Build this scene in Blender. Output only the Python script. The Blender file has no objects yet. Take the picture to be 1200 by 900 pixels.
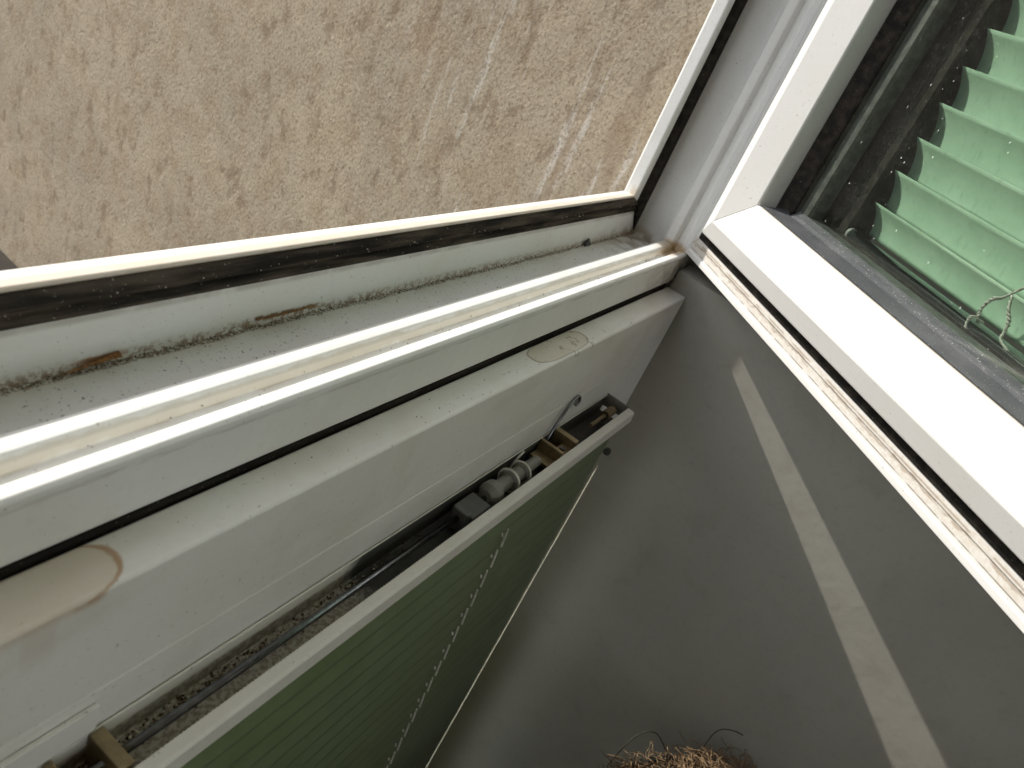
import bpy, bmesh, math, random
from mathutils import Vector, Matrix
random.seed(7)
R = math.radians
C = bpy.context.scene.collection
SC = bpy.context.scene
H = 1.30                                   # eye height above the room floor; all numbers below are given from eye level

# ------------------------------------------------------------------ camera
cx = Vector((0.5080042, -0.77825884, 0.36911367))
cy = -Vector((-0.25445326, -0.54499441, -0.79889588))
cz = -Vector((0.82291267, 0.31192029, -0.47488995))
cam_d = bpy.data.cameras.new('camera'); cam = bpy.data.objects.new('camera', cam_d); C.objects.link(cam)
cam.matrix_world = Matrix(((cx.x, cy.x, cz.x, 0), (cx.y, cy.y, cz.y, 0), (cx.z, cy.z, cz.z, H), (0, 0, 0, 1)))
cam_d.sensor_width = 36; cam_d.lens = 27.36; cam_d.clip_start = 0.01; cam_d.clip_end = 500
cam_d.dof.use_dof = True; cam_d.dof.focus_distance = 0.50; cam_d.dof.aperture_fstop = 16
SC.camera = cam

# ------------------------------------------------------------------ daylight
SUN = Vector((-0.120, 1.0, 0.752)).normalized()
w = bpy.data.worlds.new('World'); SC.world = w; w.use_nodes = True
nt = w.node_tree; bg = nt.nodes['Background']; sky = nt.nodes.new('ShaderNodeTexSky')
sky.sky_type = 'NISHITA'; sky.sun_disc = False
sky.sun_elevation = math.asin(SUN.z); sky.sun_rotation = math.atan2(SUN.x, SUN.y)
hs = nt.nodes.new('ShaderNodeHueSaturation'); hs.inputs['Saturation'].default_value = .22; nt.links.new(sky.outputs[0], hs.inputs['Color']); nt.links.new(hs.outputs[0], bg.inputs[0]); bg.inputs[1].default_value = 0.15
sd = bpy.data.lights.new('sun', 'SUN'); sd.energy = 2.1; sd.angle = R(0.53); sd.color = (1.0, 0.955, 0.89)
so = bpy.data.objects.new('sun', sd); C.objects.link(so); so.location = (0, 3, 4); so.rotation_euler = SUN.to_track_quat('Z', 'Y').to_euler()
SC.view_settings.view_transform = 'Standard'; SC.view_settings.look = 'None'
SC.view_settings.exposure = 1.36; SC.view_settings.gamma = 1.0; SC.view_settings.use_curve_mapping = False
SC.cycles.max_bounces = 12; SC.cycles.diffuse_bounces = 6; SC.cycles.glossy_bounces = 5; SC.cycles.transparent_max_bounces = 24
SC.cycles.caustics_reflective = True; SC.cycles.blur_glossy = 0.2; SC.cycles.sample_clamp_indirect = 6
SC.cycles.use_denoising = True

# ------------------------------------------------------------------ node helper
class Mat:
    def __init__(s, name):
        s.m = bpy.data.materials.new(name); s.m.use_nodes = True
        s.t = s.m.node_tree; s.p = s.t.nodes['Principled BSDF']; s.out = s.t.nodes['Material Output']
        g = s.t.nodes.new('ShaderNodeNewGeometry'); v = s.t.nodes.new('ShaderNodeVectorMath'); v.operation = 'SUBTRACT'
        v.inputs[1].default_value = (0, 0, H); s.t.links.new(g.outputs['Position'], v.inputs[0]); s.P = v.outputs[0]
        sx = s.t.nodes.new('ShaderNodeSeparateXYZ'); s.t.links.new(s.P, sx.inputs[0]); s.X, s.Y, s.Z = sx.outputs
    def L(s, a, b):
        if isinstance(a, (int, float)): b.default_value = a
        elif isinstance(a, tuple): b.default_value = a if len(a) == len(b.default_value) else tuple(a) + (1,)
        else: s.t.links.new(a, b)
    def M(s, op, a, b=0.0, c=None, clamp=False):
        n = s.t.nodes.new('ShaderNodeMath'); n.operation = op; n.use_clamp = clamp
        s.L(a, n.inputs[0]); s.L(b, n.inputs[1])
        if c is not None: s.L(c, n.inputs[2])
        return n.outputs[0]
    def ramp(s, x, a, b):               # 0 at a, 1 at b, smooth
        n = s.t.nodes.new('ShaderNodeMapRange'); n.interpolation_type = 'SMOOTHSTEP'
        s.L(x, n.inputs[0]); s.L(a, n.inputs[1]); s.L(b, n.inputs[2]); return n.outputs[0]
    def band(s, x, c, hw, soft):        # 1 inside c+-hw
        d = s.M('ABSOLUTE', s.M('SUBTRACT', x, c)); return s.ramp(d, s.M('ADD', hw, soft), hw)
    def noise(s, scale, sc=(1, 1, 1), detail=4, rough=.55, off=0, dist=0):
        mp = s.t.nodes.new('ShaderNodeMapping'); s.t.links.new(s.P, mp.inputs[0]); mp.inputs['Scale'].default_value = sc
        mp.inputs['Location'].default_value = (off, off * .7, off * .3)
        n = s.t.nodes.new('ShaderNodeTexNoise'); s.t.links.new(mp.outputs[0], n.inputs[0])
        n.inputs['Scale'].default_value = scale; n.inputs['Detail'].default_value = detail; n.inputs['Roughness'].default_value = rough
        n.inputs['Distortion'].default_value = dist
        return n.outputs[0]
    def mul(s, *a):
        r = a[0]
        for b in a[1:]: r = s.M('MULTIPLY', r, b)
        return r
    def mix(s, f, a, b):
        n = s.t.nodes.new('ShaderNodeMix'); n.data_type = 'RGBA'; s.L(f, n.inputs[0]); s.L(a, n.inputs[6]); s.L(b, n.inputs[7]); return n.outputs[2]
    def bump(s, h, strength, dist):
        n = s.t.nodes.new('ShaderNodeBump'); n.inputs['Strength'].default_value = strength; n.inputs['Distance'].default_value = dist
        s.t.links.new(h, n.inputs['Height']); s.t.links.new(n.outputs[0], s.p.inputs['Normal'])
    def set(s, col=None, rough=None, metal=None, spec=None):
        if col is not None: s.L(col, s.p.inputs['Base Color'])
        if rough is not None: s.L(rough, s.p.inputs['Roughness'])
        if metal is not None: s.L(metal, s.p.inputs['Metallic'])
        if spec is not None: s.L(spec, s.p.inputs['Specular IOR Level'])
        return s

def plain(name, col, rough=.5, metal=0, spec=.5, var=.15, scale=60):
    m = Mat(name); n = m.noise(scale, detail=6)
    m.set(m.mix(m.ramp(n, .35, .7), tuple(c * (1 - var) for c in col), tuple(min(1, c * (1 + var)) for c in col)), rough, metal, spec)
    return m.m

def pvc(name, col=(.78, .78, .75), rough=.32, extra=None, grime=.22, speck=.62):
    m = Mat(name)
    g = m.mul(m.ramp(m.noise(14, detail=6, dist=.6), .42, .72), grime)
    c = m.mix(g, col, (.56, .51, .42))
    c = m.mix(m.mul(m.ramp(m.noise(260, (1, 1, 1), 3), .52, .75), .10), c, (.45, .41, .35))
    c = m.mix(m.mul(m.ramp(m.noise(520, detail=2, off=3), speck + .07, speck + .13), .55), c, (.16, .13, .10))   # fly specks
    if extra: c = extra(m, c)
    m.set(c, m.M('ADD', rough, m.mul(m.noise(90), .18)))
    m.bump(m.noise(350, detail=3), .06, .001)
    return m.m

DIRT = (.25, .16, .085); GRIT = (.085, .055, .030); TAN = (.50, .41, .28); RUST = (.33, .14, .035)

def frame_dirt(m, c):
    n1, n2, n3 = m.noise(420, detail=4), m.noise(60, detail=5, off=2), m.noise(900, detail=3, off=5)
    yv = m.M('ADD', m.Y, m.mul(m.M('SUBTRACT', n2, .5), .004))
    chan = m.mul(m.ramp(m.Z, -.182, -.192), m.ramp(m.Z, -.2035, -.2025))
    left = m.ramp(m.X, .75, .10)
    # soft tan bloom and the dark gritty seam where the channel floor meets the rebate
    zin = m.ramp(m.Z, -.1955, -.2025)
    bloom = m.mul(m.band(yv, .2295, .0022, .009), m.ramp(n2, .32, .62), zin)
    c = m.mix(m.mul(bloom, .28), c, TAN)
    hw = m.M('ADD', .0006, m.mul(left, .0008))
    seam = m.mul(m.band(yv, .2288, hw, .0022), m.ramp(n1, .44, .56), zin)
    c = m.mix(m.mul(seam, .85), c, DIRT)
    seam2 = m.mul(m.band(yv, .2278, m.mul(hw, .6), .0018), m.ramp(n3, .47, .56), zin)
    c = m.mix(m.mul(seam2, .9), c, GRIT)
    # scattered specks on the channel floor
    sp = m.mul(m.band(m.Y, .213, .016, .004), m.ramp(m.noise(650, detail=2, off=9), .66, .70), m.ramp(m.Z, -.197, -.201))
    c = m.mix(m.mul(sp, .8), c, GRIT)
    # dirty corner, brown run and web of dirt near the jamb
    cor = m.mul(m.ramp(m.X, .60, .73), m.ramp(m.Z, -.188, -.201), m.ramp(n2, .40, .58))
    c = m.mix(m.mul(cor, .75), c, (.30, .22, .13))
    # rust blot with a soft tail
    rb = m.mul(m.band(m.X, .174, .004, .010), m.band(m.Z, m.M('ADD', -.1995, m.mul(m.M('SUBTRACT', n2, .5), .004)), .0007, .0012), m.ramp(m.Y, .225, .228))
    c = m.mix(m.mul(rb, .9), c, RUST)
    rs = m.mul(m.band(m.X, .272, .020, .010), m.band(m.Z, -.1990, .0012, .001), m.ramp(m.Y, .225, .228), m.ramp(n1, .38, .55))
    c = m.mix(m.mul(rs, .8), c, (.25, .16, .06))
    # groove between the two ridges
    gv = m.mul(m.band(yv, .1830, .0007, .0010), m.ramp(m.Z, -.1875, -.1895))
    c = m.mix(m.mul(gv, .45), c, (.46, .38, .26))
    gv2 = m.mul(m.band(m.Y, .1785, .0032, .001), m.ramp(n2, .35, .65), m.ramp(m.Z, -.190, -.1915))
    c = m.mix(m.mul(gv2, .20), c, (.50, .46, .38))
    yel = m.mul(m.ramp(m.X, .67, .715), m.band(m.Z, -.195, .006, .006), m.ramp(m.Y, .20, .185), m.ramp(m.Y, .168, .172))
    c = m.mix(m.mul(yel, .75), c, (.42, .27, .10))
    # sun-baked dirt on the inner half of the outer lip
    lp = m.mul(m.ramp(m.Z, -.1655, -.162), m.ramp(yv, .2368, .2338), m.ramp(m.Z, -.150, -.156), m.ramp(m.X, .694, .690))
    c = m.mix(m.mul(lp, m.M('ADD', .35, m.mul(n2, .5))), c, (.56, .45, .33))
    dk = m.mul(m.band(m.Z, -.1780, .0010, .0025), m.ramp(m.Y, .228, .2295), m.ramp(m.noise(60, (1, 1, 1), 3, off=3), .2, .6))
    c = m.mix(m.mul(dk, .45), c, (.22, .18, .13))
    # thin grey rub line under the front edge
    ln = m.mul(m.band(m.Z, -.1945, .0006, .0006), m.ramp(m.Y, .1695, .1685), m.ramp(m.noise(50, (1, 8, 8), 3), .35, .6))
    c = m.mix(m.mul(ln, .35), c, (.3, .29, .27))
    return c

def sash_coords(m):
    q = m.M('ADD', m.mul(m.X, .695), m.mul(m.Y, .719))
    d = m.M('ADD', m.mul(m.X, .719), m.mul(m.Y, -.695))
    return q, d

def sash_dirt(m, c):
    q, d = sash_coords(m)
    n1, n2, n3 = m.noise(330, detail=5), m.noise(45, detail=5, off=2), m.noise(800, detail=3, off=4)
    zz = m.M('ADD', m.Z, m.mul(m.M('SUBTRACT', n2, .5), .003))
    fl = m.mul(m.ramp(d, .3975, .3990), m.ramp(d, .4020, .4010))
    st = m.mul(m.band(zz, -.1762, .0040, .0025), fl)
    c = m.mix(m.mul(st, m.M('ADD', .22, m.mul(m.ramp(n1, .35, .65), .28))), c, (.46, .38, .28))
    st2 = m.mul(m.band(m.M('ADD', m.Z, m.mul(m.M('SUBTRACT', m.noise(90, detail=6, off=4), .5), .009)), -.1765, .0005, .0013), fl, m.ramp(n2, .36, .54))
    c = m.mix(m.mul(st2, .60), c, (.27, .20, .14))
    st3 = m.mul(m.band(m.Z, -.1818, .00030, .0003), fl, m.ramp(m.noise(100, detail=5, off=6), .30, .55))
    c = m.mix(m.mul(st3, .7), c, (.12, .09, .06))
    st4 = m.mul(m.band(m.Z, -.1735, .0003, .0006), fl, m.ramp(n2, .40, .5))
    c = m.mix(m.mul(st4, .6), c, (.22, .15, .10))
    hi = m.mul(m.ramp(zz, -.119, -.112), m.ramp(m.Z, -.1000, -.106), m.ramp(q, .556, .550))
    c = m.mix(m.mul(hi, m.M('ADD', .25, m.mul(n2, .4))), c, (.55, .46, .36))
    return c

def ellipse(m, cx_, cy_, ax, ay, ang, n, amp):
    ca, sa = math.cos(ang), math.sin(ang)
    dx, dy = m.M('SUBTRACT', m.X, cx_), m.M('SUBTRACT', m.Y, cy_)
    u = m.M('ADD', m.mul(dx, ca / ax), m.mul(dy, sa / ax)); v = m.M('ADD', m.mul(dx, -sa / ay), m.mul(dy, ca / ay))
    p4 = lambda t: m.M('POWER', m.M('ABSOLUTE', t), 3.0)
    return m.M('ADD', m.M('POWER', m.M('ADD', p4(u), p4(v)), 1 / 3.0), m.mul(m.M('SUBTRACT', n, .5), amp))

def lower_dirt(m, c):
    n2 = m.noise(55, detail=5, off=1); n1 = m.noise(300, detail=4)
    top = m.ramp(m.Z, -.2300, -.2262)
    def blot(c, cx_, cy_, ax, ay, fill, rim, ff, rf):
        e = ellipse(m, cx_, cy_, ax, ay, 0, n2, .18)
        c = m.mix(m.mul(m.ramp(e, 1.0, .93), ff, m.M('ADD', .55, m.mul(n2, .8)), top), c, fill)
        return m.mix(m.mul(m.band(e, .965, .010, .035), rf, top, m.M('ADD', .4, n2)), c, rim)
    c = blot(c, .094, .1575, .044, .0128, (.64, .56, .44), (.38, .20, .07), .75, .80)
    c = blot(c, .469, .1575, .040, .0098, (.55, .49, .37), (.26, .20, .11), .65, .8)
    run = m.mul(m.band(m.X, .104, .004, .003), m.ramp(m.Z, -.250, -.226), m.ramp(m.Y, .1468, .1452), .6)
    c = m.mix(run, c, (.33, .18, .07))
    cr = m.mul(m.band(n2, .5, .008, .01), m.band(m.X, .485, .018, .006), top, .7)
    c = m.mix(cr, c, (.22, .16, .09))
    sm = m.mul(m.ramp(m.noise(9, (1, 3, 3), 4, off=8), .5, .75), .28)
    return m.mix(sm, c, (.52, .45, .36))

def headrail_dirt_shade(m, c):
    n1, n2 = m.noise(400, detail=5), m.noise(50, detail=5, off=1)
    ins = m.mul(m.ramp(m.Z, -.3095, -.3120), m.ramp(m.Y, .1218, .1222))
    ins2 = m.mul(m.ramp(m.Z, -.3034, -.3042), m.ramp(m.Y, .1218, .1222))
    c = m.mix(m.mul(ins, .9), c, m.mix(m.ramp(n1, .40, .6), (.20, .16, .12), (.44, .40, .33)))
    dk = m.mul(ins2, m.ramp(m.M('ADD', m.X, m.mul(m.M('SUBTRACT', n2, .5), .05)), .262, .285))  # right part of the channel painted near black, standing in for shade
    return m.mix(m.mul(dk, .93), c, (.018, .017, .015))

PVC_FRAME = pvc('pvc_frame', extra=frame_dirt)
PVC_SASH = pvc('pvc_sash', col=(.66, .65, .62), extra=sash_dirt, grime=.10)
PVC_LOWER = pvc('pvc_lower', col=(.77, .76, .72), extra=lower_dirt, rough=.38, grime=.30)
PVC_RAIL = pvc('painted_headrail', col=(.70, .68, .62), extra=headrail_dirt_shade, rough=.4)

def rubber(name, dusty):
    m = Mat(name)
    c = m.mix(m.mul(m.ramp(m.noise(150, (.12, 1, 1), detail=6), .38, .68), dusty), (.020, .018, .016), (.20, .16, .12))
    c = m.mix(m.mul(m.ramp(m.noise(700, detail=3, off=3), .68, .73), .6 if dusty > .2 else .3), c, (.55, .52, .46))
    m.set(c, .85, spec=.03); m.bump(m.noise(500, detail=4), .35, .001); return m.m
RUBBER_D = rubber('dusty_rubber', .40)
RUBBER = rubber('rubber', .12)
def glazing():
    m = Mat('glazing_rubber')
    c = m.mix(m.ramp(m.noise(160, (.2, .2, 1), detail=6), .35, .75), (.034, .036, .041), (.075, .076, .08))
    c = m.mix(m.mul(m.ramp(m.noise(900, detail=2, off=3), .66, .70), .6), c, (.5, .48, .44))
    m.set(c, .6, spec=.3); m.bump(m.noise(400, detail=4), .25, .001); return m.m
RUBBER_G = glazing()

def glass(name, rough, dust, tint, refl):
    m = Mat(name); t = m.t; t.nodes.remove(m.p)
    tr = t.nodes.new('ShaderNodeBsdfTransparent'); tr.inputs[0].default_value = tint + (1,)
    gl = t.nodes.new('ShaderNodeBsdfGlossy'); gl.inputs['Roughness'].default_value = rough; gl.inputs[0].default_value = (1, 1, 1, 1)
    lw = t.nodes.new('ShaderNodeLayerWeight'); lw.inputs[0].default_value = .5
    f = m.M('ADD', m.mul(m.M('POWER', lw.outputs['Facing'], 5.0), .6), refl)
    mx = t.nodes.new('ShaderNodeMixShader'); m.L(f, mx.inputs[0]); t.links.new(tr.outputs[0], mx.inputs[1]); t.links.new(gl.outputs[0], mx.inputs[2])
    df = t.nodes.new('ShaderNodeBsdfDiffuse'); df.inputs[0].default_value = (.75, .75, .70, 1)
    q, d = sash_coords(m)
    film = m.mul(m.ramp(m.noise(30, detail=6), .35, .75), dust)
    mot = m.mul(m.ramp(m.noise(340, detail=3, off=4), .55, .72), dust * 4.0)
    big = m.mul(m.ramp(m.noise(330, (1, 1, .6), detail=1, off=7), .785, .82), .65 if dust else 0)
    fine = m.mul(m.ramp(m.noise(1100, detail=1, off=11), .78, .82), .30 if dust else 0)
    fac = m.M('ADD', m.M('ADD', film, mot), m.M('ADD', big, fine), clamp=True)
    m2 = t.nodes.new('ShaderNodeMixShader'); m.L(fac, m2.inputs[0]); t.links.new(mx.outputs[0], m2.inputs[1]); t.links.new(df.outputs[0], m2.inputs[2])
    t.links.new(m2.outputs[0], m.out.inputs[0]); return m.m
GLASS = glass('dusty_glass', .05, .0035, (.95, .975, .955), .075)
GLASS_IN = glass('inner_glass', .05, .0, (.96, .98, .965), .020)

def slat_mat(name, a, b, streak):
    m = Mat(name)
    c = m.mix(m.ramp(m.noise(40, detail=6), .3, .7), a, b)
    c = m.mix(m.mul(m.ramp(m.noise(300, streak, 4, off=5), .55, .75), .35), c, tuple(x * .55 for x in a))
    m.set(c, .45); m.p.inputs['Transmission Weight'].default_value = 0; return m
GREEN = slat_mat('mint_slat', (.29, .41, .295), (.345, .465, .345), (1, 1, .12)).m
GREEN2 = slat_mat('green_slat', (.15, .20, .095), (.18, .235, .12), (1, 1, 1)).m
CHROME = plain('chrome', (.62, .66, .68), .16, 1.0, var=.08, scale=200)
STEEL = plain('dark_steel', (.20, .21, .22), .24, 1.0, var=.2, scale=200)
BRASS = plain('brass_plate', (.30, .235, .135), .38, .7, var=.25, scale=90)
ALU = plain('spacer_aluminium', (.07, .075, .065), .5, .2, var=.45, scale=160)
DARKIN = plain('dark_recess', (.030, .026, .022), .7, var=.3)
NYLON = plain('white_nylon', (.22, .215, .19), .5, var=.15)
CORD = plain('grey_cord', (.40, .38, .33), .8, var=.3, scale=700)
CORDW = plain('white_cord', (.78, .76, .68), .7, var=.1, scale=300)
POTM = plain('black_plastic', (.025, .025, .025), .45)
STEMM = plain('dark_stem', (.040, .033, .022), .7)
CRUMB = plain('crumb_brown', (.12, .09, .06), .9, var=.5, scale=500)
CRUMBW = plain('crumb_pale', (.62, .58, .50), .9, var=.2, scale=500)
RUSTM = plain('rusty_stick', (.26, .12, .035), .8, var=.4, scale=500)
def leak_strip_mat():
    m = Mat('light_leak'); m.set(m.mix(m.ramp(m.noise(200), .4, .7), (.72, .70, .60), (.82, .80, .72)), .7)
    tl = m.t.nodes.new('ShaderNodeBsdfTranslucent'); tl.inputs[0].default_value = (.85, .83, .74, 1)
    mx = m.t.nodes.new('ShaderNodeMixShader'); mx.inputs[0].default_value = .5
    m.t.links.new(m.p.outputs[0], mx.inputs[1]); m.t.links.new(tl.outputs[0], mx.inputs[2]); m.t.links.new(mx.outputs[0], m.out.inputs[0]); return m.m
LEAK_STRIP = leak_strip_mat()  # translucent, to carry the light leak beside the slats

def coir():
    m = Mat('coir'); c = m.mix(m.ramp(m.noise(240, detail=4), .35, .68), (.07, .038, .018), (.30, .19, .10)); m.set(c, .85); return m.m
COIR = coir()

def stucco():
    m = Mat('stucco')
    big, mid = m.noise(5.5, detail=7, rough=.6), m.noise(26, detail=6, rough=.6, off=3)
    c = m.mix(m.ramp(big, .36, .66), (.54, .455, .34), (.44, .385, .295))
    c = m.mix(m.mul(m.ramp(mid, .42, .70), .55), c, (.37, .265, .175))
    c = m.mix(m.mul(m.ramp(m.noise(7, detail=5, off=8), .52, .7), .6), c, (.50, .43, .335))
    gr = m.noise(330, (1, 1, .8), 3, .6, off=4)
    c = m.mix(m.mul(m.ramp(gr, .50, .66), .50), c, (.60, .51, .38))
    c = m.mix(m.mul(m.ramp(gr, .46, .34), .60), c, (.22, .165, .11))
    # dark weathering runs, then whitish drips, both running down the wall near the window
    dr = m.mul(.6, m.ramp(m.noise(30, (1, 1, .16), 5, .6, off=5), .52, .66), m.ramp(m.Y, .95, .35), .75)
    c = m.mix(dr, c, (.31, .22, .15))
    wd = m.mul(m.ramp(m.noise(55, (1, 1, .09), 4, .6, off=12), .56, .64), m.ramp(m.Y, .66, .46), m.ramp(m.noise(260, detail=3), .35, .55))
    c = m.mix(m.mul(wd, .75), c, (.74, .70, .64))
    pit = m.ramp(m.noise(26, detail=4, off=14), .33, .24)
    md = m.noise(34, (1, 1, .62), 7, .7, off=6)
    c = m.mix(m.mul(m.ramp(md, .47, .36), .55), c, (.25, .18, .12))
    h = m.M('ADD', m.mul(m.noise(260, (1, 1, .85), 5, .75), 1.1), m.mul(md, 2.2))
    h = m.M('SUBTRACT', h, m.mul(pit, .5))
    m.set(c, .95, spec=.15); m.bump(h, 1.0, .0052); return m.m
STUCCO = stucco()
def plaster():
    m = Mat('plaster')
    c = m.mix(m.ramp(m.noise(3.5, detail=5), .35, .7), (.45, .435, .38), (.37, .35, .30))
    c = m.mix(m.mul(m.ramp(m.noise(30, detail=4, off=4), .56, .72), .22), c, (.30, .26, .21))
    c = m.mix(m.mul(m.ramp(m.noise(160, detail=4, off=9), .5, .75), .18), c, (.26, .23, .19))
    m.set(c, .75, spec=.2); m.bump(m.M('ADD', m.noise(90, detail=5), m.mul(m.noise(22, detail=3, off=2), .7)), .38, .0008); return m.m
PLASTER = plaster()
ROOMW = plain('room_paint', (.80, .74, .63), .8, var=.03, scale=2)
FLOORM = plain('floor_tiles', (.20, .16, .12), .5, var=.12, scale=3)
BOUNCE = plain('pale_bounce_ground', (.62, .59, .53), .8, var=.06, scale=3)
DARKW = plain('dark_wall', (.10, .085, .07), .8, var=.1, scale=3)
UNSEEN_WALL = plain('unseen_wall_render', (.10, .085, .07), .9, var=.15, scale=8)
PAVE = plain('paving', (.026, .019, .012), .9, var=.3, scale=20)

# ------------------------------------------------------------------ object helpers
def V(x, y, z): return Vector((x, y, z + H))
Wd = Vector((.695, .719, 0)); Nd = Vector((-.719, .695, 0))
def SV(q, z, d): p = Wd * q - Nd * d; return Vector((p.x, p.y, z + H))       # sash: q along the rail, d depth away from outside
def FV(a, z, d): return V(a, d, z)                                            # frame: d is Y
def empty(name, loc, label, cat, group=None, rz=0):
    o = bpy.data.objects.new(name, None); C.objects.link(o); o.location = loc; o.rotation_euler.z = rz; o.empty_display_size = .05
    o['label'] = label; o['category'] = cat
    if group: o['group'] = group
    return o
def finish(bm, name, mat, parent=None, bev=0, smooth=False, seg=2, kind=None, label=None, cat=None, origin=None):
    bmesh.ops.recalc_face_normals(bm, faces=bm.faces)
    me = bpy.data.meshes.new(name)
    base = None; p = parent
    if parent is not None:
        M = Matrix.Identity(4)
        while p is not None: M = Matrix.LocRotScale(p.location, p.rotation_euler, None) @ M; p = p.parent
        bm.transform(M.inverted())
    elif origin is not None: bm.transform(Matrix.Translation(-origin))
    bm.to_mesh(me); bm.free(); me.materials.append(mat)
    for f in me.polygons: f.use_smooth = smooth
    o = bpy.data.objects.new(name, me); C.objects.link(o)
    if parent is not None: o.parent = parent
    elif origin is not None: o.location = origin
    if bev:
        b = o.modifiers.new('bevel', 'BEVEL'); b.width = bev; b.segments = seg; b.limit_method = 'ANGLE'; b.angle_limit = R(18); b.harden_normals = True
        for f in me.polygons: f.use_smooth = True
    if kind: o['kind'] = kind
    if label: o['label'] = label
    if cat: o['category'] = cat
    return o
def prism(bm, ringA, ringB):
    a = [bm.verts.new(p) for p in ringA]; b = [bm.verts.new(p) for p in ringB]; n = len(a)
    for i in range(n): bm.faces.new((a[i], a[(i + 1) % n], b[(i + 1) % n], b[i]))
    bm.faces.new(a); bm.faces.new(b[::-1])
def member(bm, side, prof, rect, mp, eps=.00012):
    """one mitred side of a rectangular frame; prof = [(inset_v, inset_h, depth)]"""
    a0, a1, z0, z1 = rect; A = []; B = []
    for wv, wh, d in prof:
        if side == 'bottom': A.append(mp(a0 + wv + eps, z0 + wh, d)); B.append(mp(a1 - wv - eps, z0 + wh, d))
        if side == 'top': A.append(mp(a0 + wv + eps, z1 - wh, d)); B.append(mp(a1 - wv - eps, z1 - wh, d))
        if side == 'right': A.append(mp(a1 - wv, z0 + wh + eps, d)); B.append(mp(a1 - wv, z1 - wh - eps, d))
        if side == 'left': A.append(mp(a0 + wv, z0 + wh + eps, d)); B.append(mp(a0 + wv, z1 - wh - eps, d))
    prism(bm, A, B)
def box(bm, p0, p1, mp=V):
    x0, y0, z0 = p0; x1, y1, z1 = p1
    prism(bm, [mp(x0, y0, z0), mp(x1, y0, z0), mp(x1, y1, z0), mp(x0, y1, z0)], [mp(x0, y0, z1), mp(x1, y0, z1), mp(x1, y1, z1), mp(x0, y1, z1)])
def tube(bm, pts, r, n=8, cap=True):
    pts = [Vector(p) for p in pts]; rs = r if isinstance(r, (list, tuple)) else [r] * len(pts); rings = []
    t0 = (pts[1] - pts[0]).normalized(); up = Vector((0, 0, 1)) if abs(t0.z) < .9 else Vector((1, 0, 0)); u = t0.cross(up).normalized()
    for i, p in enumerate(pts):
        t = (pts[min(i + 1, len(pts) - 1)] - pts[max(i - 1, 0)]).normalized(); u = (u - t * u.dot(t)).normalized(); v = t.cross(u)
        rings.append([bm.verts.new(p + (u * math.cos(2 * math.pi * k / n) + v * math.sin(2 * math.pi * k / n)) * rs[i]) for k in range(n)])
    for a, b in zip(rings, rings[1:]):
        for k in range(n): bm.faces.new((a[k], a[(k + 1) % n], b[(k + 1) % n], b[k]))
    if cap: bm.faces.new(rings[0][::-1]); bm.faces.new(rings[-1])
def spline(P, k=6):
    P = [Vector(p) for p in P]; Q = [P[0]] + P + [P[-1]]; out = []
    for i in range(1, len(Q) - 2):
        for j in range(k):
            t = j / k; a, b, c, d = Q[i - 1], Q[i], Q[i + 1], Q[i + 2]
            out.append(.5 * ((2 * b) + (c - a) * t + (2 * a - 5 * b + 4 * c - d) * t * t + (3 * b - a - 3 * c + d) * t ** 3))
    return out + [P[-1]]
BM = bmesh.new

# ------------------------------------------------------------------ setting and building
b = BM(); box(b, (-60, .26, -.940), (60, 80, -.925)); finish(b, 'ground', PAVE, kind='structure')
b = BM(); box(b, (-2.2, -3.2, -1.32), (.95, .25, -1.30)); finish(b, 'floor', FLOORM, kind='structure')
b = BM(); box(b, (-2.2, -3.2, 1.55), (.95, .25, 1.65)); finish(b, 'ceiling', ROOMW, kind='structure')
b = BM(); prism(b, *[[V(x, y, -1.2995), V(.90, y, -1.2995), V(.90, y, 1.5495), V(.800, y, 1.5495), V(.800, y, -.2000), V(x, y, -.2055)] for x, y in ((.6475, -1.035), (.7135, .1650))])
box(b, (.6475, -3.0, -1.2995), (.90, -1.0352, 1.5495))
box(b, (.7520, .1655, -1.2995), (.90, .2475, 1.5495))
finish(b, 'reveal_wall', PLASTER, label='shaded grey plaster wall beside the window, crossed by a thin slanting stripe of sunlight', cat='wall')
b = BM()
box(b, (-2.1, -2.35, -1.2995), (-2.00, -2.2, 1.5495)); box(b, (-1.9995, -2.35, 1.45), (.2495, -2.2, 1.5495)); box(b, (-1.9995, -2.35, -1.2995), (.2495, -2.2, -.12)); box(b, (.25, -2.35, -1.2995), (.7130, -2.2, 1.5495))  # unseen opening added to let fill light reach the window's room side
finish(b, 'back_wall', ROOMW, kind='structure')
b = BM(); box(b, (-40, -45, -1.34), (40, -3.25, -1.31)); finish(b, 'bounce_ground', BOUNCE, kind='structure')  # unseen pale ground added to bounce sunlight through the back opening
b = BM(); box(b, (-2.2, -3.2, -1.2995), (-2.105, .2475, 1.5495)); finish(b, 'side_wall', DARKW, kind='structure')
b = BM()
box(b, (-2.10, .10, -1.2995), (-.255, .2475, 1.5495)); box(b, (-.2545, .10, .755), (.7415, .2475, 1.5495)); box(b, (-.2545, .10, -1.2995), (.7415, .2475, -1.176))
finish(b, 'window_wall', ROOMW, kind='structure')
# outside wing wall, running out beside the window
b = BM(); d = Vector((.07, 1, 0)).normalized(); n_ = Vector((d.y, -d.x, 0)); p0 = Vector((.765, .252, 0))
q0, q1 = p0, p0 + d * 4.2
prism(b, [Vector((p.x, p.y, -.9245 + H)) for p in (q0, q1, q1 + n_ * .4, q0 + n_ * .4)], [Vector((p.x, p.y, 4.5)) for p in (q0, q1, q1 + n_ * .4, q0 + n_ * .4)])
finish(b, 'rendered_wall', STUCCO, label='rough beige rendered wall outside with white drips, in full sun', cat='wall')

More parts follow.
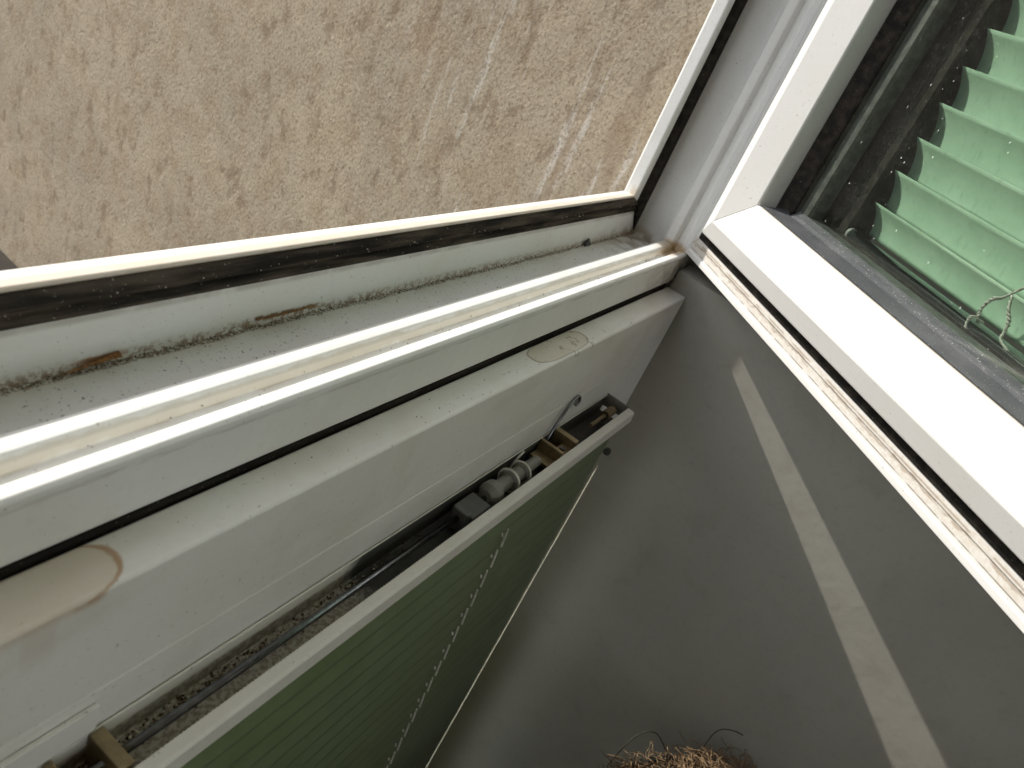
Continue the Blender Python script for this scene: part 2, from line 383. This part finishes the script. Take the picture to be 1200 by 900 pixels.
b = BM(); box(b, (-9, 6.2, -.9245), (3.5, 6.6, 1.9)); finish(b, 'unseen_dark_wall', UNSEEN_WALL, label='unseen grey brown wall added opposite the window to darken the glass reflection', cat='wall')  # added out of view so the sash glass reflects something dark

# ------------------------------------------------------------------ window frame (fixed)
RECT = (-.25, .75, -.22, .75)
F = empty('window_frame', V(.25, .20, -.22), 'fixed white plastic window frame with dirty ridged sill channel and black seal', 'window frame')
fp = [(0, .1692), (.0007, .1681), (.0020, .1675), (.0040, .1672), (.0285, .1672), (.0300, .1688), (.0300, .1738), (.0288, .1750), (.0250, .1757), (.0250, .1822), (.0285, .1832), (.0312, .1852), (.0318, .1890), (.0312, .1930),
      (.0295, .1948), (.0200, .1955), (.0178, .1975), (.0178, .2300), (.0578, .2300), (.0596, .2290), (.0606, .2300), (.0600, .2400), (.0590, .2416), (0, .2416)]
prof = [(w_, w_, y) for w_, y in fp]
for side, nm in (('bottom', 'sill_profile'), ('right', 'jamb_profile'), ('left', 'jamb_profile'), ('top', 'head_profile')):
    b = BM(); member(b, side, prof, RECT, FV); finish(b, nm, PVC_FRAME, F, bev=.0007)
# hollow-bulb seal pressed into the rebate
for side in ('bottom', 'right', 'left', 'top'):
    b = BM()
    if side == 'bottom':
        sp = [(.0440, .2301), (.0446, .2272), (.0468, .2263), (.0488, .2270), (.0499, .2286), (.0514, .2268), (.0542, .2254), (.0568, .2262), (.0585, .2301)]
    else:
        sp = [(.0186, .2301), (.0190, .2284), (.0300, .2272), (.0440, .2256), (.0455, .2262), (.0460, .2301)]
    member(b, side, [(w_, w_, y) for w_, y in sp], RECT, FV, eps=.002 if side != 'bottom' else .0005)
    finish(b, 'seal', RUBBER_D if side == 'bottom' else RUBBER, F, bev=.0005)
# lower light's outer frame, under the transom
LR = (-.25, .74, -1.175, -.2215)
for side, nm in (('bottom', 'lower_sill'), ('right', 'lower_jamb'), ('left', 'lower_jamb'), ('top', 'transom')):
    b = BM(); member(b, side, [(0, 0, .1740), (.055, .055, .1740), (.055, .055, .236), (0, 0, .236)], LR, FV); finish(b, nm, PVC_LOWER, F, bev=.0007)

b = BM(); box(b, (-.235, .1690, -.2300), (.7100, .1739, -.2217)); finish(b, 'gap_shade_strip', RUBBER, F, bev=.0004)  # black strip added in the gap, standing in for its shade

# ------------------------------------------------------------------ open sash
SR = (-.30, .634, -.1902, .60)
S = empty('window_sash', SV(.634, -.187, .418), 'white sash swung open into the room, sunlit, with dirt along its lower edge', 'window sash', rz=math.atan2(.719, .695))
sp = [  # (inset vertical members, inset horizontal, depth)
    (.0000, .0000, .4030), (.0008, .0008, .4003), (.0052, .0052, .4000), (.0060, .0058, .4008), (.0150, .0142, .4008), (.0162, .0150, .4000), (.0336, .0296, .4000),
    (.0338, .0297, .3912), (.0346, .0306, .3898), (.0512, .0456, .3834), (.0526, .0470, .3834), (.0777, .0766, .3968), (.0784, .0776, .3982), (.0784, .0778, .4300),
    (.0950, .0860, .4300), (.0950, .0860, .4450), (.0940, .0840, .4500), (.0940, .0840, .4680), (.0600, .0600, .4720), (.0000, .0000, .4720)]
for side, nm in (('bottom', 'bottom_rail'), ('right', 'hinge_stile'), ('left', 'lock_stile'), ('top', 'top_rail')):
    b = BM(); member(b, side, sp, SR, SV); finish(b, nm, PVC_SASH, S, bev=.0007)
gp = [(.0786, .0780, .4000), (.0800, .0790, .3995), (.0935, .0816, .4190), (.0945, .0828, .4203), (.0951, .0877, .4249), (.0951, .0877, .4295), (.0786, .0780, .4295)]
for side in ('bottom', 'right', 'left', 'top'):
    if side != 'bottom': gp = [(.0786, .0764, .4140), (.0800, .0772, .4135), (.0935, .0800, .4190), (.0946, .0855, .4203), (.0951, .0861, .4249), (.0951, .0861, .4295), (.0786, .0764, .4295)]
    b = BM(); member(b, side, gp, SR, SV); finish(b, 'glazing_gasket', RUBBER_G if side == 'bottom' else RUBBER, S, bev=.0003)
for side in ('bottom', 'right', 'left', 'top'):
    b = BM(); member(b, side, [(.0952, .0862, .4250), (.1062, .0880, .4250), (.1062, .0880, .4400), (.0952, .0862, .4400)], SR, SV); finish(b, 'spacer_bar', ALU, S, bev=.0004)
for side in ('bottom', 'right', 'left', 'top'):
    b = BM(); member(b, side, [(.0950, .0862, .4452), (.1300, .0886, .4452), (.1310, .0892, .4500), (.1310, .0892, .4722), (.0950, .0862, .4722)], SR, SV, eps=.001); finish(b, 'inner_gasket_shade', RUBBER, S)  # gasket widened over the inner bead, its black doubling as shade
b = BM(); box(b, (SR[0] + .093, SR[2] + .080, .4207), (SR[1] - .093, SR[3] - .080, .4245), SV); finish(b, 'outer_pane', GLASS, S)
b = BM(); box(b, (SR[0] + .096, SR[2] + .087, .4405), (SR[1] - .096, SR[3] - .087, .4440), SV); finish(b, 'inner_pane', GLASS_IN, S)
for side in ('bottom', 'right', 'left', 'top'):
    b = BM(); member(b, side, [(.0205, .0205, .4002), (.0210, .0205, .3990), (.0235, .0230, .3978), (.0290, .0285, .3976), (.0330, .0292, .4002)], SR, SV); finish(b, 'flange_shade_strip', RUBBER, S, bev=.0003)  # dark strip added where the sash body shades the flange
# hinge leaf and pin between stile and jamb
b = BM(); tube(b, [V(.735, .152, z) for z in (.30, .42)], .007, 14); finish(b, 'hinge', PVC_FRAME, S, smooth=False)

# ------------------------------------------------------------------ blind behind the open sash's glass
B1 = empty('venetian_blind', SV(.10, -.110, .49), 'mint green sunlit venetian blind behind the glass of the open sash', 'blind', rz=math.atan2(.719, .695))
b = BM(); zt = .0624 + .0264 * 16
k = 0
while zt > -.080:
    arc = []
    sag = 1.0
    for i in range(9):
        t = i / 8; ang = R(42 + 44 * t)
        arc.append((0, 0) if i == 0 else (arc[-1][0] + .0041 * math.cos(ang), arc[-1][1] - .0041 * math.sin(ang)))
    zz = zt; squeeze = 1.0 if zt > -.066 else .85
    A = [(.4520 + dd, zz + hh * squeeze) for dd, hh in arc]; Bk = [(dd + .0004, hh + .0003) for dd, hh in reversed(A)]
    ring = A + Bk; j = random.uniform(-.0006, .0006)
    prism(b, [SV(.5010 + j, hh, dd) for dd, hh in ring], [SV(-.24, hh, dd) for dd, hh in ring])
    zt -= .0264
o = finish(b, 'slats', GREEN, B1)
for f in o.data.polygons: f.use_smooth = len(f.vertices) == 4
b = BM(); tube(b, [SV(.500, -.0985, .4500), SV(-.24, -.0985, .4500)], .0042, 20); finish(b, 'bottom_rail', CHROME, B1, smooth=True)
b = BM(); tube(b, [SV(.503, -.0985, .4500), SV(.5005, -.0985, .4500)], .0048, 20); finish(b, 'end_cap', NYLON, B1, smooth=False)
b = BM(); box(b, (-.16, .46, .4730), (.500, .50, .500), SV); finish(b, 'headrail', PVC_RAIL, B1, bev=.001)
b = BM()
for path in ([(.3700, -.1000, .4580), (.3690, -.0960, .4570), (.3680, -.0940, .4600), (.3695, -.0880, .4600), (.3660, -.0800, .4590), (.3610, -.0765, .4590), (.3560, -.0690, .4590), (.3480, -.0560, .459)],
             [(.3560, -.0720, .4590), (.3520, -.0800, .4590), (.3470, -.0860, .4600), (.3445, -.0930, .460), (.3420, -.0970, .458), (.3330, -.1000, .458)],
             [(.3700, -.1010, .4580), (.3680, -.1055, .4600), (.3660, -.1040, .4660), (.3670, -.0980, .4670), (.3690, -.0960, .462)]):
    P = spline([SV(p[0] * .976, p[1] * .976, p[2] - .0125) for p in path], 8)
    tube(b, P, .0007, 6)
    for ph in (0, math.pi):
        tube(b, [p + Vector((math.cos(i * 1.1 + ph), math.sin(i * 1.1 + ph), math.sin(i * .9 + ph))) * .00075 for i, p in enumerate(P)], .0006, 5)
finish(b, 'pull_cord', CORD, B1, smooth=True)

# ------------------------------------------------------------------ lower sash
LS = empty('window_sash', V(.23, .16, -1.13), 'shaded white lower sash with brown ringed stain on its top edge', 'window sash')
LSR = (-.24, .712, -1.13, -.224)
lp = [(.012, .012, .1680), (.001, .001, .1676), (0, 0, .1666), (0, 0, .1478), (.0014, .0014, .1464), (.0545, .0545, .1450), (.0550, .0550, .1462), (.0556, .0556, .1450), (.0900, .0900, .1452), (.0920, .0920, .1500), (.0920, .0920, .1685)]
for side, nm in (('top', 'top_rail'), ('right', 'stile'), ('left', 'stile'), ('bottom', 'bottom_rail')):
    b = BM(); member(b, side, lp, LSR, FV); finish(b, nm, PVC_LOWER, LS, bev=.0008)
b = BM(); box(b, (-.150, .1600, -1.04), (.622, .1640, -.314)); finish(b, 'glass_pane', GLASS_IN, LS)
# raised cover plate of the tilt fitting on the sash face
b = BM(); box(b, (.02, .1425, -.301), (.1285, .1448, -.286)); finish(b, 'cover_strip', PVC_LOWER, LS, bev=.0006)

# ------------------------------------------------------------------ lower blind
B2 = empty('venetian_blind', V(.23, .13, -1.10), 'closed dark green venetian blind under an open topped white headrail', 'blind')
X0, X1 = -.20, .6080
b = BM()
ring = [(.1445, -.303), (.1445, -.3300), (.1190, -.3300), (.1190, -.3030), (.1225, -.3030), (.1225, -.3150), (.1215, -.3200), (.1430, -.3200), (.1430, -.303)]
ring = [(.1447, -.3035), (.1447, -.3320), (.1215, -.3320), (.1200, -.3150), (.1150, -.3140), (.1142, -.3130), (.1150, -.3040), (.1165, -.3030), (.1220, -.3030), (.1220, -.3200), (.1435, -.3200), (.1435, -.3035)]
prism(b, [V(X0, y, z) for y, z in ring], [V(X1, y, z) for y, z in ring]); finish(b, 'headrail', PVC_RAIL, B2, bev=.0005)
b = BM(); box(b, (.6082, .1150, -.3150), (.6096, .1445, -.3025)); finish(b, 'end_cap', NYLON, B2, bev=.0004)
b = BM(); tube(b, [V(.08, .1325, -.3095), V(.415, .1325, -.3095)], .0020, 12); finish(b, 'tilt_rod', STEEL, B2, smooth=True)
b = BM()
P = []
for i in range(260):
    x = .134 + i * .00105; P.append(V(x, .1255 + (.0006 if i % 2 else -.0006), -.3170 + (.0005 if i % 2 else 0)))
tube(b, P, .0016, 5); finish(b, 'ladder_tape', CORDW, B2)
def bracket(xa, xb):
    b = BM()
    box(b, (xb - .006, .1232, -.3195), (xb, .1428, -.3018)); box(b, (xa, .1232, -.3190), (xa + .0035, .1428, -.3022))
    box(b, (xa + .0036, .1238, -.3192), (xb - .0061, .1330, -.3085)); box(b, (xa - .012, .1240, -.3145), (xa - .0002, .1420, -.3110))
    o = finish(b, 'bracket', BRASS, B2, bev=.0006)
    b = BM(); xm = (xa + xb) / 2
    tube(b, [V(xm, .1286, -.3084), V(xm, .1286, -.3068)], .0022, 12); finish(b, 'screw', STEEL, o)
bracket(.1085, .1318); bracket(.4815, .5110)
b = BM()
prof2 = [(.392, .0045), (.396, .0080), (.403, .0080), (.404, .0050), (.420, .0050), (.4205, .0072), (.426, .0072), (.427, .0052), (.436, .0052), (.4365, .0068), (.441, .0068), (.4415, .0045), (.462, .0040)]
tube(b, [V(x, .1325, -.3075) for x, r_ in prof2], [r_ for x, r_ in prof2], 16); finish(b, 'cord_drum', NYLON, B2, smooth=False)
b = BM()
tube(b, spline([V(.4215, .1325 + .0085 * math.cos(a), -.3075 + .0085 * math.sin(a)) for a in [i * .7 for i in range(10)]], 3), .0008, 5)
tube(b, spline([V(.4385, .1325 + .008 * math.cos(a), -.3075 + .008 * math.sin(a)) for a in [i * .7 for i in range(10)]] + [V(.445, .139, -.296)], 3), .0008, 5)
finish(b, 'wound_cord', CORDW, B2, smooth=True)
b = BM(); box(b, (.366, .1245, -.3195), (.388, .1405, -.3070)); box(b, (.360, .1260, -.3195), (.3655, .1380, -.3030)); finish(b, 'cord_guide', plain('dark_nylon', (.10, .10, .095), .5), B2, bev=.0012)
b = BM(); tube(b, spline([V(.4890, .1405, -.3130), V(.494, .1415, -.2990), V(.5060, .1425, -.2820), V(.5200, .1430, -.2760), V(.5270, .1432, -.2790), V(.5290, .1432, -.2835), V(.5255, .1432, -.2860)], 6), .0013, 8)
finish(b, 'hook', STEEL, B2, smooth=True)
b = BM(); tube(b, [V(.552, .1310, -.3080), V(.580, .1310, -.3080)], .0017, 8); tube(b, [V(.580, .1310, -.3080), V(.596, .1310, -.308)], .0042, 12); finish(b, 'end_gear', BRASS, B2)
b = BM(); zt = -.3155
while zt > -1.05:
    arc = [(.1185 - .0016 * t + .0004 * math.sin(math.pi * t) * -1, zt - .0240 * t) for t in [i / 6 for i in range(7)]]
    ring = arc + [(y + .0003, z - .0002) for y, z in reversed(arc)]; j = random.uniform(-.0012, .0012)
    prism(b, [V(X0 + .006, y, z) for y, z in ring], [V(.5775 + j, y, z) for y, z in ring]); zt -= .0213
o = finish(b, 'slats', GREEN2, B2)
for f in o.data.polygons: f.use_smooth = len(f.vertices) == 4
b = BM(); z = -.340; i = 0
while z > -1.04:
    x = .4200 + .0004 * i
    tube(b, [V(x, .1165, z), V(x + .0003, .1152, z - .0165)], .0009, 6); tube(b, [V(x - .0085, .1165, z + .001), V(x - .0087, .1155, z - .0012)], .0009, 6)
    z -= .0213; i += 1
finish(b, 'ladder_cord', CORDW, B2)
b = BM(); A_ = []; Bv = []
zs = [-.362 - .012 * i for i in range(56)]
for i, z in enumerate(zs):
    x = .5930 - .0004 * i * .5 + random.uniform(-.0006, .0006); A_.append((x - .0026, z)); Bv.append((x + .0026 + random.uniform(-.0005, .0005), z))
for (xa, z), (xb, _), (xc, z2), (xd, _) in zip(A_, Bv, A_[1:], Bv[1:]):
    prism(b, [V(xa, .1172, z), V(xb, .1178, z), V(xb, .1183, z), V(xa, .1177, z)], [V(xc, .1172, z2), V(xd, .1178, z2), V(xd, .1183, z2), V(xc, .1177, z2)])
finish(b, 'light_leak_strip', LEAK_STRIP, B2)  # added strip in place of the sunlit sliver past the slat ends
b = BM(); tube(b, [V(.607, .1195, -.352), V(.6105, .120, -.352)], .0035, 10); finish(b, 'retaining_clip', POTM, B2)
b = BM(); box(b, (X0 + .006, .113, -1.085), (.585, .126, -1.071)); finish(b, 'bottom_rail', PVC_RAIL, B2, bev=.001)

# ------------------------------------------------------------------ potted root ball at the foot of the wall
PC = (.545, -.196); PT = -.584
PL = empty('potted_plant', V(PC[0], PC[1], -1.30), 'dried out brown fibrous root ball in a black pot below the window', 'plant')
b = BM(); pr = [(.110, -1.2995), (.150, PT - .062), (.155, PT - .062), (.155, PT - .052), (.151, PT - .052), (.148, PT - .058), (.100, -1.27)]
N_ = 40; rings = [[b.verts.new(V(PC[0] + r_ * math.cos(2 * math.pi * k / N_), PC[1] + r_ * math.sin(2 * math.pi * k / N_), z)) for k in range(N_)] for r_, z in pr]
for r0, r1 in zip(rings, rings[1:]):
    for k in range(N_): b.faces.new((r0[k], r0[(k + 1) % N_], r1[(k + 1) % N_], r1[k]))
b.faces.new(rings[0][::-1]); b.faces.new(rings[-1]); finish(b, 'pot', POTM, PL, smooth=False)
b = BM()
for i in range(7500):
    a = random.uniform(0, 6.283); rr = .154 * math.sqrt(random.random()); hump = .045 * (1 - (rr / .16) ** 2) + .012 * math.sin(a * 5 + rr * 40)
    c0 = V(PC[0] + rr * math.cos(a), PC[1] + rr * math.sin(a), PT - .040 + hump + random.uniform(-.02, .006))
    h = random.uniform(0, 6.283); L_ = random.uniform(.01, .028); P = []; dz = random.uniform(-.2, .5)
    for s_ in range(6):
        P.append(c0.copy()); h += random.uniform(-.8, .8); c0 = c0 + Vector((math.cos(h), math.sin(h), dz)).normalized() * L_ / 5; dz -= .16
    tube(b, P, random.uniform(.00025, .00055), 4, cap=False)
finish(b, 'root_fibre', COIR, PL)
b = BM(); n_s = 22
r3 = [[b.verts.new(V(PC[0] + rr * math.cos(2 * math.pi * k / n_s), PC[1] + rr * math.sin(2 * math.pi * k / n_s), PT - .056 + .045 * (1 - (rr / .16) ** 2) + random.uniform(-.006, .003))) for k in range(n_s)] for rr in (.148, .12, .09, .055, .02)]
for r0, r1 in zip(r3, r3[1:]):
    for k in range(n_s): b.faces.new((r0[k], r0[(k + 1) % n_s], r1[(k + 1) % n_s], r1[k]))
b.faces.new(r3[-1]); b.faces.new(r3[0][::-1]); finish(b, 'soil', STEMM, PL, smooth=True)
b = BM()
for path in ([(.650, -.115, -.650), (.660, -.11, -.628), (.675, -.108, -.598), (.685, -.115, -.588), (.698, -.135, -.590), (.706, -.155, -.604)],
             [(.64, -.17, -.65), (.665, -.175, -.605), (.690, -.185, -.595), (.700, -.2, -.62)],
             [(.53, .0, -.67), (.55, -.01, -.655), (.56, -.02, -.648)], [(.60, -.04, -.65), (.62, -.045, -.615), (.64, -.06, -.61), (.65, -.08, -.63)]):
    b = BM(); tube(b, spline([V(*p) for p in path], 6), .0006, 6); finish(b, 'stem', STEMM, PL, smooth=True)

# ------------------------------------------------------------------ small litter lying on the profiles
def crumb(bm, p, s):
    m_ = Matrix.Translation(p) @ Matrix.Rotation(random.uniform(0, 6), 4, Vector((random.random(), random.random(), random.random() + .1)).normalized()) @ Matrix.Diagonal((s * random.uniform(.6, 1.5), s * random.uniform(.5, 1), s * random.uniform(.4, .8), 1))
    bmesh.ops.create_icosphere(bm, subdivisions=1, radius=1, matrix=m_)
b = BM()
for i in range(520):
    x = .10 + .60 * random.random() ** 1.15; left = 1 - (x - .1) / .6
    y = .2292 - abs(random.gauss(0, .0008 + .0014 * left * random.random())); s_ = random.choice((.00022, .0003, .00045, .0003))
    crumb(b, V(x, y, -.2020 + s_ * .4), s_)
for i in range(50): crumb(b, V(random.uniform(.1, .70), random.uniform(.198, .228), -.2018), random.uniform(.0002, .00045))
for i in range(60): crumb(b, V(random.uniform(.1, .70), random.uniform(.1762, .1818), -.1928), random.uniform(.0002, .0005))
for i in range(420): crumb(b, V(random.uniform(.12, .34), random.triangular(.133, .1433, .1415), -.3196), random.uniform(.0003, .0011))
for i in range(50): crumb(b, V(random.uniform(.2, .6), random.uniform(.148, .167), -.2238), random.uniform(.0002, .0004))
finish(b, 'dirt_crumbs', CRUMB, kind='stuff', label='dark dirt grains lying along the sill channel and blind headrail', cat='dirt')
b = BM()
for i in range(70):
    crumb(b, V(random.uniform(.12, .69), random.uniform(.2250, .2270), random.uniform(-.1685, -.1655)), random.uniform(.0002, .00065))
for i in range(180): crumb(b, V(random.uniform(.12, .30), random.uniform(.136, .1425), -.3194), random.uniform(.0003, .0009))
finish(b, 'pale_grit', CRUMBW, kind='stuff', label='pale grit specks on the black seal and headrail floor', cat='grit')
b = BM(); tube(b, spline([V(.253, .2290, -.1980), V(.270, .2288, -.1984), (V(.292, .2289, -.1978))], 5), [.0005] * 10 + [.0003], 6)
finish(b, 'thin_twig', RUSTM, label='thin brown twig lying along the sill channel seam', cat='twig', origin=V(.27, .229, -.198))
b = BM(); P = spline([V(.158, .2275, -.2008), V(.168, .2280, -.1998), V(.176, .2282, -.1990), V(.1815, .2283, -.1985)], 4)
tube(b, P, [.0003 + .0011 * (i / (len(P) - 1)) for i in range(len(P))], 8)
finish(b, 'rust_flake', RUSTM, label='rust brown flake stuck at the left of the sill channel', cat='flake', origin=V(.17, .228, -.2))
b = BM(); base = V(.618, .226, -.2022)
prism(b, [base + Vector(v) for v in ((0, 0, 0), (.012, 0, 0), (.011, .003, 0), (.001, .003, 0))], [base + Vector(v) for v in ((.002, .001, .006), (.004, .001, .0075), (.004, .002, .0075), (.002, .002, .006))])
finish(b, 'black_fragment', POTM, label='small black fragment in the sill channel near the corner', cat='fragment', bev=.0004, origin=base)
